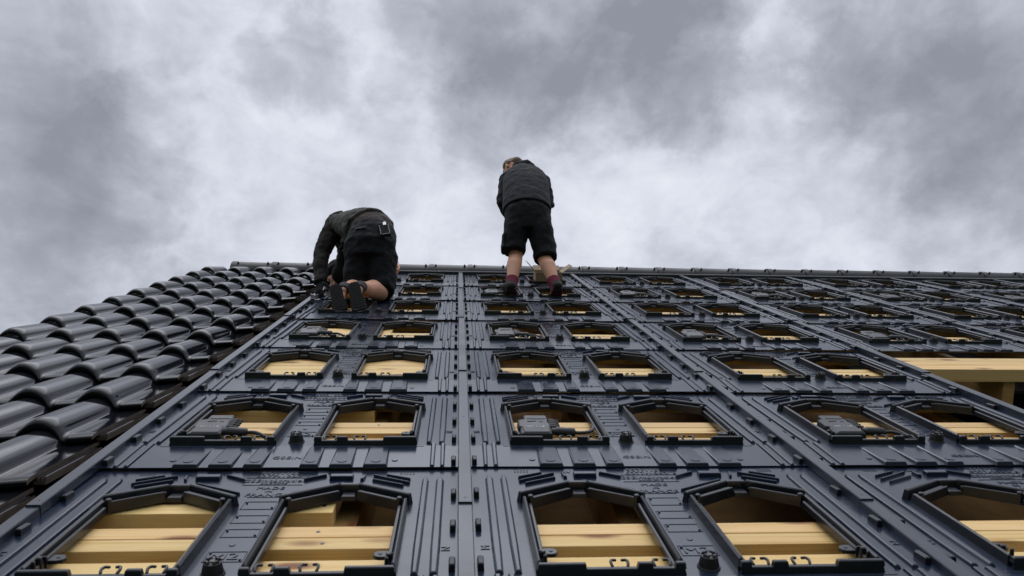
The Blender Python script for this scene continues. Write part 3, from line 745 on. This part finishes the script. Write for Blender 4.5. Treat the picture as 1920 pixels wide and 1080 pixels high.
def hand(bm, wrist, d, palm_n, sgn, s=1.0, curl=.5):
    """palm box-ish tube plus five bent finger chains. d: pointing dir, palm_n: palm normal, sgn: thumb side"""
    d = Vector(d).normalized(); pn = Vector(palm_n); pn = (pn - d * pn.dot(d)).normalized(); sd_ = d.cross(pn) * sgn
    w = Vector(wrist)
    tube(bm, [w - d * .02, w + d * .02 * s, w + d * .055 * s, w + d * .088 * s], [(.028 * s, .019 * s), (.034 * s, .018 * s), (.041 * s, .016 * s), (.038 * s, .013 * s)], sd_, 'round', 14)
    for i, (off, ln, r) in enumerate(((.029, .070, .0088), (.0105, .080, .0092), (-.009, .074, .0088), (-.027, .058, .0078))):
        p = w + d * .085 * s + sd_ * off * s; pts = [p - d * .015 * s, p]; ang = 0; cur = p
        for j, fr_ in enumerate((.45, .32, .23)):
            ang += curl * (.55 + .25 * j) + .04 * i
            cur = cur + (d * math.cos(ang) + pn * math.sin(ang)) * ln * fr_ * s; pts.append(cur)
        tube(bm, pts, [r * s, r * s, r * .95 * s, r * .88 * s, r * .75 * s], sd_, 'round', 10)
    p = w + d * .025 * s + sd_ * .028 * s
    tube(bm, [p, p + (d * .6 + sd_ * .65 + pn * .2) * .04 * s, p + (d * .85 + sd_ * .7 + pn * .5) * .062 * s, p + (d * 1.2 + sd_ * .6 + pn * .75) * .078 * s], [.013 * s, .0115 * s, .010 * s, .008 * s], pn, 'round', 10)
def head(bm, c, fwd, up, s=1.0):
    f = Vector(fwd).normalized(); u = Vector(up); u = (u - f * u.dot(f)).normalized(); rt_ = f.cross(u)
    R_ = Matrix((rt_, f, u)).transposed().to_4x4(); c = Vector(c)
    P = lambda x, y, z: c + rt_ * x * s + f * y * s + u * z * s
    ellipsoid(bm, P(0, -.012, .030), (.076 * s, .098 * s, .088 * s), R_)
    ellipsoid(bm, P(0, .022, -.035), (.058 * s, .068 * s, .082 * s), R_)
    tube(bm, [P(0, .05, -.088), P(0, .082, -.094)], [.024 * s, .019 * s], rt_, 'round')          # chin
    tube(bm, [P(0, .085, .018), P(0, .104, -.012), P(0, .112, -.026)], [.010 * s, .012 * s, .015 * s], rt_, 'round', 10)   # nose
    for sg in (-1, 1):
        ellipsoid(bm, P(sg * .030, .078, .030), (.024 * s, .014 * s, .009 * s), R_)                # brow
        ellipsoid(bm, P(sg * .040, .062, -.018), (.020 * s, .022 * s, .018 * s), R_)               # cheek
        ellipsoid(bm, P(sg * .078, -.008, .000), (.010 * s, .020 * s, .032 * s), R_ @ Matrix.Rotation(sg * .35, 4, 'Z'))   # ear
    tube(bm, [P(-.022, .090, -.056), P(0, .096, -.054), P(.022, .090, -.056)], [.006 * s, .008 * s, .006 * s], u, 'round', 10)
    tube(bm, [P(-.018, .088, -.068), P(0, .094, -.069), P(.018, .088, -.068)], [.007 * s, .009 * s, .007 * s], u, 'round', 10)
    return P, R_
def eyes(P, R_, parent, s=1.0):
    for sg in (-1, 1):
        bm = bmesh.new(); ellipsoid(bm, P(sg * .031, .080, .012), (.013 * s, .011 * s, .008 * s), R_, 12); mk('eye', bm, M['eye'], parent, smooth=80)
def shoe(parent, heel, toe, up, ankle, mats, w=.048):
    """sole + upper, one mesh per part"""
    heel, toe, ankle = Vector(heel), Vector(toe), Vector(ankle); d = (toe - heel); L_ = d.length; d.normalize()
    u = Vector(up); u = (u - d * u.dot(d)).normalized(); s_ = d.cross(u)
    out = []
    for t_, ww in ((0, .30), (.025, .58), (.07, .76), (.18, .84), (.38, .80), (.58, .95), (.72, 1.04), (.86, .92), (.96, .62), (1.0, .30)): out.append((t_, ww * w))
    bm = bmesh.new(); lo_ = []; hi_ = []
    ring2 = [(t_, ww) for t_, ww in out] + [(t_, -ww) for t_, ww in reversed(out)]
    for t_, ww in ring2:
        spring = .012 * max(0, (t_ - .7) / .3) ** 2
        lo_.append(bm.verts.new(heel + d * (t_ * L_) + s_ * ww * .94 + u * spring)); hi_.append(bm.verts.new(heel + d * (t_ * L_) + s_ * ww + u * (spring + .022)))
    n = len(ring2)
    for i in range(n): bm.faces.new((lo_[i], lo_[(i + 1) % n], hi_[(i + 1) % n], hi_[i]))
    bm.faces.new(lo_[::-1]); bm.faces.new(hi_)
    so = None
    bm2 = bmesh.new()
    pts = [heel + d * (.04 * L_) + u * .045, heel + d * (.20 * L_) + u * .052, heel + d * (.45 * L_) + u * .048, heel + d * (.70 * L_) + u * .040, heel + d * (.92 * L_) + u * .032]
    tube(bm2, pts, [(w * .70, .028), (w * .82, .036), (w * .80, .034), (w * .92, .026), (w * .66, .018)], s_, 'round', 18)
    tube(bm2, [heel + d * (.14 * L_) + u * .05, ankle - (ankle - heel - d * (.16 * L_)).normalized() * .012], [(.034, .042), (.038, .043)], s_, 'flat', 18)
    up_o = remesh('shoe', bm2, M[mats[0]], parent, .006, 4)
    so = mk('sole', bm, M['midsole'], up_o, smooth=40)
    bt = bmesh.new()
    for q in range(11):
        t0 = .05 + q * .083; ww = .72 * w * (1.0 if .5 < t0 < .85 else .82)
        if t0 < .1 or t0 > .9: ww *= .72
        for s0, s1 in ((-1, -.32), (-.29, .29), (.32, 1)):
            sp_ = .012 * max(0, (t0 - .7) / .3) ** 2
            vv = [bt.verts.new(heel + d * ((t0 + dt) * L_) + s_ * ss * ww * 1.15 + u * (z + sp_)) for z in (-.0018, .001) for dt, ss in ((0, s0), (.074, s0), (.074, s1), (0, s1))]
            for f4 in ((0, 1, 2, 3), (7, 6, 5, 4), (0, 4, 5, 1), (1, 5, 6, 2), (2, 6, 7, 3), (3, 7, 4, 0)): bt.faces.new([vv[i] for i in f4])
    mk('tread', bt, M[mats[1]], so)
    return up_o

# ------------------------------------------------ standing man
pm = empty('person', Matrix.Translation(RW(.55, 3.6, .02)))
tag(pm, 'person standing bowed on the plates in black jacket, black shorts and maroon socks', 'person')
pm_inv = pm.matrix_world.inverted()
def adopt(root, objs):
    inv = root.matrix_world.inverted()
    for o in objs: o.matrix_parent_inverse = inv
def fix(root):
    inv = root.matrix_world.inverted()
    for o in root.children: o.matrix_parent_inverse = inv
LA, LK, LH = (.384, 2.545, 2.650), (.440, 2.625, 3.035), (.452, 2.505, 3.42)
RA_, RK, RH = (.734, 2.525, 2.640), (.668, 2.605, 3.00), (.625, 2.505, 3.42)
def lerp(a, b2, t): return tuple(x + (y - x) * t for x, y in zip(a, b2))
bm = bmesh.new()
for A, K, H in ((LA, LK, LH), (RA_, RK, RH)):
    calf = Vector(lerp(A, K, .66)) + Vector((0, -.022, 0)); mid = Vector(lerp(A, K, .3)) + Vector((0, -.006, 0))
    tube(bm, [Vector(A) + Vector((0, 0, -.02)), A, mid, calf, Vector(lerp(A, K, .88)) + Vector((0, -.008, 0)), K, lerp(K, H, .4), H], [.034, .036, .044, .061, .058, .058, .072, .088], (1, 0, 0), 'round')
    tube(bm, [Vector(A) + Vector((0, -.01, -.02)), Vector(A) + Vector((0, .07, .0)), Vector(A) + Vector((-.01, .13, .045))], [(.026, .022), (.028, .018), (.026, .012)], (1, 0, 0), 'round')
tube(bm, [(.538, 2.50, 3.36), (.538, 2.51, 3.50), (.545, 2.545, 3.66), (.552, 2.60, 3.84), (.545, 2.64, 3.97), (.530, 2.68, 4.06)], [(.165, .115), (.150, .105), (.150, .10), (.175, .115), (.150, .095), (.08, .07)], (1, 0, 0), 'round', 22)
tube(bm, [(.535, 2.66, 4.04), (.505, 2.73, 4.135), (.482, 2.78, 4.19)], [.062, .058, .055], (1, 0, 0), 'round')
HF = Vector((-.42, .62, -.62)); HU = Vector((-.25, .55, .75))
HP, HR = head(bm, (.474, 2.805, 4.222), HF, HU, 1.0)
for S_, E_, W_ in (((.395, 2.635, 3.93), (.352, 2.650, 3.65), (.445, 2.86, 3.640)), ((.705, 2.625, 3.90), (.742, 2.645, 3.63), (.665, 2.85, 3.635))):
    tube(bm, [S_, lerp(S_, E_, .5), E_, lerp(E_, W_, .45), W_], [.056, .05, .043, .041, .029], (0, 1, 0), 'round')
hand(bm, (.455, 2.88, 3.638), (.5, .75, -.25), (.5, .1, -.8), -1, 1.0, .55)
hand(bm, (.655, 2.87, 3.633), (-.5, .75, -.25), (-.5, .1, -.8), 1, 1.0, .55)
body = remesh('body', bm, M['skin'], pm, .0065, 5)
eyes(HP, HR, pm, 1.03)
bm = bmesh.new()          # hair: cap over the skull
for a_, (x, y, z, r) in enumerate(((0, -.030, .050, .080), (-.03, -.02, .062, .062), (.03, -.02, .062, .062), (0, .030, .078, .058), (0, -.07, .01, .058), (-.052, -.035, .022, .036), (.052, -.035, .022, .036))):
    ellipsoid(bm, HP(x, y, z), (r * 1.02, r * 1.05, r * .86), HR)
remesh('hair', bm, M['hair'], pm, .006, 3, [(.006, .01, 2)])
bm = bmesh.new()          # jacket
tube(bm, [(.540, 2.497, 3.405), (.540, 2.505, 3.52), (.547, 2.535, 3.68), (.556, 2.595, 3.84), (.548, 2.635, 3.955), (.536, 2.67, 4.04), (.520, 2.70, 4.09)],
     [(.206, .161), (.200, .146), (.196, .132), (.205, .142), (.186, .126), (.130, .10), (.085, .08)], (1, 0, 0), 'flat', 28)
jk = remesh('jacket', bm, M['jacket'], pm, .009, 4, [(.012, .10, 1), (.006, .04, 2)])
for sg, S_, E_, W_ in ((-1, (.402, 2.630, 3.915), (.362, 2.650, 3.655), (.445, 2.855, 3.645)), (1, (.703, 2.622, 3.885), (.732, 2.645, 3.63), (.665, 2.845, 3.64))):
    bm = bmesh.new(); tube(bm, [(.55 + sg * .10, 2.625, 3.94), S_, lerp(S_, E_, .5), E_, lerp(E_, W_, .5), W_], [.080, .080, .071, .066, .058, .046], (0, 1, 0), 'round', 18)
    remesh('sleeve', bm, M['jacket'], jk, .008, 4, [(.020, .07, 1), (.010, .03, 2)])
bm = bmesh.new()          # hood lying on the shoulders
tube(bm, [(.44, 2.70, 4.05), (.50, 2.635, 4.085), (.57, 2.615, 4.088), (.635, 2.655, 4.055), (.65, 2.72, 4.02)], [.038, .055, .062, .055, .035], (0, 0, 1), 'round', 16)
ellipsoid(bm, (.565, 2.62, 4.05), (.085, .048, .062))
remesh('hood', bm, M['jacket'], jk, .008, 4, [(.014, .05, 1)])
bm = bmesh.new()          # faint print on the back: rows of short strokes
P0 = Vector((.615, 2.452, 3.835))
random.seed(3)
for rr in range(7):
    x = -.050
    while x < .045:
        w_ = random.uniform(.006, .016); zc = .075 - rr * .021
        y = -.0 + .000
        q = Vector((.600 + x, 2.47 + .018 + (zc) * .22, 3.845 + zc))
        bmesh.ops.create_cube(bm, size=1, matrix=Matrix.Translation(q) @ Matrix.Rotation(-.2, 4, 'X') @ Matrix.Diagonal((w_, .010, .009, 1)))
        x += w_ + .004
pr_bm = bm
def conform(bm, target, off=.002):
    """lay the pieces against the cloth surface seen from behind"""
    from mathutils.bvhtree import BVHTree
    me = target.data; bv = BVHTree.FromPolygons([v_.co for v_ in me.vertices], [p.vertices for p in me.polygons])
    for isl in [bm.verts[i:i + 8] for i in range(0, len(bm.verts), 8)]:
        c = sum((v_.co for v_ in isl), Vector()) / 8
        hit = bv.ray_cast(Vector((c.x, c.y - .6, c.z)), Vector((0, 1, 0)))
        if hit[0] is None: continue
        rot = Vector((0, -1, 0)).rotation_difference(hit[1]).to_matrix()
        for v_ in isl:
            l = v_.co - c; l.y *= .25
            v_.co = hit[0] + hit[1] * off * .2 + rot @ l
bm.verts.ensure_lookup_table(); conform(bm, jk)
mk('back_print', bm, M['print'], jk)
bm = bmesh.new()          # shorts
tube(bm, [(.538, 2.50, 3.56), (.538, 2.495, 3.47), (.538, 2.49, 3.39), (.539, 2.50, 3.30), (.540, 2.515, 3.20)], [(.172, .122), (.182, .130), (.188, .140), (.170, .126), (.115, .095)], (1, 0, 0), 'flat', 28)
tube(bm, [(.455, 2.50, 3.40), (.446, 2.535, 3.25), (.434, 2.585, 3.13), (.430, 2.600, 3.055)], [(.098, .136), (.103, .126), (.094, .108), (.091, .104)], (1, 0, 0), 'flat', 24)
tube(bm, [(.630, 2.50, 3.40), (.645, 2.535, 3.22), (.672, 2.58, 3.08), (.680, 2.592, 2.985)], [(.098, .136), (.104, .126), (.097, .110), (.095, .106)], (1, 0, 0), 'flat', 24)
tube(bm, [(.343, 2.56, 3.20), (.338, 2.58, 3.05)], [(.016, .06), (.018, .062)], (1, 0, 0), 'flat', 14)
remesh('shorts', bm, M['shorts'], pm, .008, 1, [(.020, .10, 1), (.008, .045, 2)])
for A, K in ((LA, LK), (RA_, RK)):
    bm = bmesh.new(); tube(bm, [Vector(A) + Vector((0, -.005, -.06)), Vector(A), lerp(A, K, .14), lerp(A, K, .27)], [.046, .046, .048, .054], (1, 0, 0), 'flat', 20)
    remesh('sock', bm, M['sock'], pm, .006, 2)
n0 = Vector((0, -.5, .85))
shoe(pm, (.385, 2.475, 2.560), (.345, 2.725, 2.745), n0, (.384, 2.535, 2.672), ('shoe', 'sole'))
shoe(pm, (.734, 2.455, 2.555), (.755, 2.705, 2.735), n0, (.734, 2.515, 2.665), ('shoe', 'sole'))
fix(pm)
for ch in pm.children: pass

# ------------------------------------------------ kneeling man
pk = empty('person', Matrix.Translation(RW(-.68, 3.0, .02)))
tag(pk, 'person kneeling and bending over beside the tiles in grey-green jacket and navy shorts', 'person')
bm = bmesh.new()
KL = dict(a=(-.795, 2.045, 2.250), k=(-.748, 2.345, 2.415), h=(-.730, 2.28, 2.80)); KR = dict(a=(-.690, 2.050, 2.265), k=(-.585, 2.325, 2.395), h=(-.610, 2.28, 2.80))
for D_ in (KL, KR):
    a, k, h = Vector(D_['a']), Vector(D_['k']), Vector(D_['h'])
    tube(bm, [a + Vector((0, -.03, -.05)), a, a.lerp(k, .3), a.lerp(k, .62) + Vector((0, -.01, .02)), k + Vector((0, -.02, .01)), k.lerp(h, .3), k.lerp(h, .7), h], [.030, .037, .054, .070, .062, .074, .086, .095], (1, 0, 0), 'round')
    tube(bm, [a + Vector((0, -.02, -.02)), a + Vector((.0, -.04, -.13)), a + Vector((0, -.06, -.22))], [(.026, .022), (.026, .018), (.024, .012)], (1, 0, 0), 'round')
tube(bm, [(-.675, 2.27, 2.79), (-.690, 2.29, 2.92), (-.725, 2.35, 3.04), (-.79, 2.44, 3.13), (-.86, 2.54, 3.17), (-.90, 2.62, 3.14)], [(.150, .115), (.140, .10), (.138, .085), (.145, .085), (.14, .08), (.07, .06)], (1, .15, .2), 'round', 22)
tube(bm, [(-.885, 2.60, 3.12), (-.905, 2.69, 3.05), (-.955, 2.75, 2.99)], [.062, .058, .055], (1, 0, 0), 'round')
P2, R2 = head(bm, (-.995, 2.785, 2.955), (-.50, .45, -.74), (-.42, .62, .60), 1.0)
tube(bm, [(-.99, 2.50, 3.235), (-1.055, 2.515, 3.09), (-1.090, 2.53, 2.955), (-1.078, 2.51, 2.80), (-1.060, 2.495, 2.655)], [.048, .048, .044, .042, .030], (1, 0, 0), 'round')
tube(bm, [(-.72, 2.60, 3.16), (-.63, 2.68, 3.08), (-.555, 2.73, 3.01), (-.53, 2.69, 2.97), (-.512, 2.655, 2.94)], [.056, .05, .044, .040, .029], (0, 0, 1), 'round')
hand(bm, (-.512, 2.650, 2.935), (.12, -.35, -.75), (-.7, -.3, .1), 1, 1.0, .4)
hand(bm, (-1.058, 2.492, 2.640), (.02, -.12, -1), (.5, .5, 0), 1, 1.0, .5)
remesh('body', bm, M['skin'], pk, .0065, 5)
eyes(P2, R2, pk)
bm = bmesh.new()
for x, y, z, r in ((0, -.020, .040, .096), (0, .045, .07, .068), (0, -.06, -.02, .078), (.05, -.01, -.01, .05), (-.05, -.01, -.01, .05)): ellipsoid(bm, P2(x, y, z), (r, r * 1.08, r * .92), R2)
remesh('beanie', bm, M['beanie'], pk, .007, 4, [(.006, .03, 1)])
bm = bmesh.new()          # tee shirt hem over the back
tube(bm, [(-.672, 2.262, 2.915), (-.685, 2.272, 2.98), (-.705, 2.30, 3.05)], [(.172, .135), (.170, .130), (.168, .122)], (1, .12, .25), 'flat', 26)
remesh('shirt', bm, M['tee'], pk, .009, 4, [(.016, .06, 1)])
bm = bmesh.new()          # jacket body
tube(bm, [(-.702, 2.296, 3.012), (-.755, 2.360, 3.100), (-.835, 2.46, 3.190), (-.905, 2.53, 3.245), (-.925, 2.59, 3.210), (-.910, 2.65, 3.11), (-.915, 2.69, 3.04)], [(.194, .154), (.190, .143), (.185, .132), (.175, .126), (.140, .108), (.088, .085), (.075, .075)], (1, .15, .2), 'flat', 30)
tube(bm, [(-.845, 2.42, 3.03), (-.870, 2.435, 2.955)], [(.055, .085), (.05, .08)], (0, 1, 0), 'flat', 18)      # front panel hanging down
jk2 = remesh('jacket', bm, M['olive'], pk, .009, 4, [(.026, .08, 1), (.010, .035, 2)])
for pts, rr in (([(-.940, 2.505, 3.275), (-1.000, 2.505, 3.262), (-1.055, 2.515, 3.09), (-1.090, 2.53, 2.955), (-1.078, 2.51, 2.80), (-1.060, 2.494, 2.630)], [.094, .086, .073, .062, .054, .045]),
                ([(-.78, 2.57, 3.19), (-.72, 2.60, 3.15), (-.635, 2.68, 3.08), (-.565, 2.73, 3.01), (-.54, 2.70, 2.98)], [.095, .086, .074, .064, .05])):
    bm = bmesh.new(); tube(bm, pts, rr, (0, 1, 0) if pts[0][0] < -.9 else (0, 0, 1), 'flat', 20)
    remesh('sleeve', bm, M['sleeve'], jk2, .008, 5, [(.022, .07, 1), (.010, .03, 2)])
bm = bmesh.new(); ellipsoid(bm, P2(.005, -.015, -.085), (.085, .085, .075), R2); tube(bm, [(-.905, 2.66, 3.08), P2(.01, -.02, -.10)], [.088, .078], (1, 0, 0), 'round')
remesh('collar', bm, M['sleeve'], jk2, .008, 5, [(.012, .05, 1)])
bm = bmesh.new()          # glove on the reaching hand
hand(bm, (-1.058, 2.492, 2.640), (.02, -.12, -1), (.5, .5, 0), 1, 1.12, .5)
remesh('glove', bm, M['glove'], pk, .006, 3)
for dx, ln in ((0, .085), (.022, .125)):
    bm = bmesh.new(); tube(bm, [(-.915 + dx, 2.405, 2.985), (-.917 + dx, 2.400, 2.985 - ln * .7)], [.0035, .0035], (1, 0, 0), 'round', 8); tube(bm, [(-.917 + dx, 2.400, 2.985 - ln * .65), (-.922 + dx, 2.396, 2.985 - ln)], [.006, .013], (1, 0, 0), 'round', 10)
    mk('drawstring', bm, M['glove'], jk2, smooth=60)
bm = bmesh.new()          # shorts
tube(bm, [(-.668, 2.255, 2.945), (-.672, 2.245, 2.86), (-.676, 2.235, 2.76), (-.678, 2.26, 2.66)], [(.174, .142), (.188, .155), (.194, .165), (.178, .145)], (1, 0, .1), 'flat', 30)
tube(bm, [(-.742, 2.26, 2.76), (-.752, 2.30, 2.63), (-.757, 2.335, 2.51), (-.755, 2.345, 2.455)], [(.112, .145), (.110, .13), (.102, .112), (.098, .105)], (1, 0, 0), 'flat', 24)
tube(bm, [(-.600, 2.26, 2.76), (-.587, 2.30, 2.61), (-.580, 2.325, 2.48), (-.583, 2.325, 2.42)], [(.118, .145), (.112, .13), (.102, .112), (.097, .105)], (1, 0, 0), 'flat', 24)
sh2 = remesh('shorts', bm, M['navy'], pk, .009, 3, [(.026, .09, 1), (.012, .04, 2)])
bm = bmesh.new(); bmesh.ops.create_cube(bm, size=1, matrix=Matrix.Translation((-.735, 2.06, 2.835)) @ Matrix.Rotation(.12, 4, 'Y') @ Matrix.Diagonal((.085, .012, .035, 1)))
bm.verts.ensure_lookup_table(); conform(bm, sh2, .02); mk('pocket_flap', bm, M['shorts'], sh2)
for D_ in (KL, KR):
    a, k = Vector(D_['a']), Vector(D_['k'])
    bm = bmesh.new(); tube(bm, [a + Vector((0, -.03, -.05)), a, a.lerp(k, .10)], [.041, .042, .043], (1, 0, 0), 'flat', 18); remesh('sock', bm, M['greysock'], pk, .006, 2)
for D_, heel, toe in ((KL, (-.845, 1.965, 2.215), (-.775, 1.935, 1.955)), (KR, (-.728, 1.970, 2.240), (-.650, 1.935, 1.955))):
    shoe(pk, heel, toe, (.1, 1, -.05), Vector(D_['a']) + Vector((0, -.0, -.01)), ('shoe', 'darksole'), .050)
fix(pk)
# pouch clipped to his shorts
pc = empty('belt_pouch', Matrix.Translation((-.560, 2.083, 2.80)) @ Matrix.Rotation(-.22, 4, 'Y') @ Matrix.Rotation(-.12, 4, 'X'))
tag(pc, 'small black pouch with white stitching clipped to the kneeling man\'s waistband', 'pouch')
bm = bmesh.new(); mm = Matrix.Rotation(math.pi / 2, 4, 'X')
prism(bm, [(-.036, -.06), (.036, -.06), (.040, -.05), (.036, .058), (-.032, .058), (-.040, -.05)], 0, .022, .003, .003); bm.transform(mm)
mk('case', bm, M['glove'], pc)
bm = bmesh.new()
for i in range(7):
    for sx in (-1, 1): box(bm, sx * .0315 - .002, sx * .0315 + .002, -.045 + i * .014, -.037 + i * .014, .021, .0235, 0, 0)
for i in range(4): box(bm, -.022 + i * .013, -.014 + i * .013, -.054, -.050, .021, .0235, 0, 0)
bm.transform(mm); mk('stitching', bm, M['dash'], pc)
bm = bmesh.new(); prism(bm, [(-.006, .040), (.020, .040), (.022, .074), (.010, .082), (-.004, .074)], .0215, .027, .002, .001); bm.transform(mm); mk('clip', bm, M['silver'], pc)
# small metal bracket he is fixing
bk_ = empty('metal_bracket', roofm(-1.035, 3.30, .026, .5)); tag(bk_, 'small bright metal bracket under the kneeling man\'s gloved hand', 'bracket')
bm = bmesh.new(); box(bm, -.02, .02, -.05, .05, 0, .004, 0, .001); box(bm, -.02, -.016, -.05, .05, .0045, .035, 0, .001); box(bm, -.015, .03, .03, .034, .0045, .028, 0, .001)
mk('plate', bm, M['silver'], bk_)
bm = bmesh.new(); prism(bm, circ(.004, -.02, .009, 6), .0035, .012, .001, .001); mk('bolt', bm, M['bolt'], bk_)
bpy.context.view_layer.update()

for o in COL.objects:
    if 'label' in o and not 4 <= len(o['label'].replace('-', ' ').split()) <= 16: print('LONG', len(o['label'].split()), o['label'])
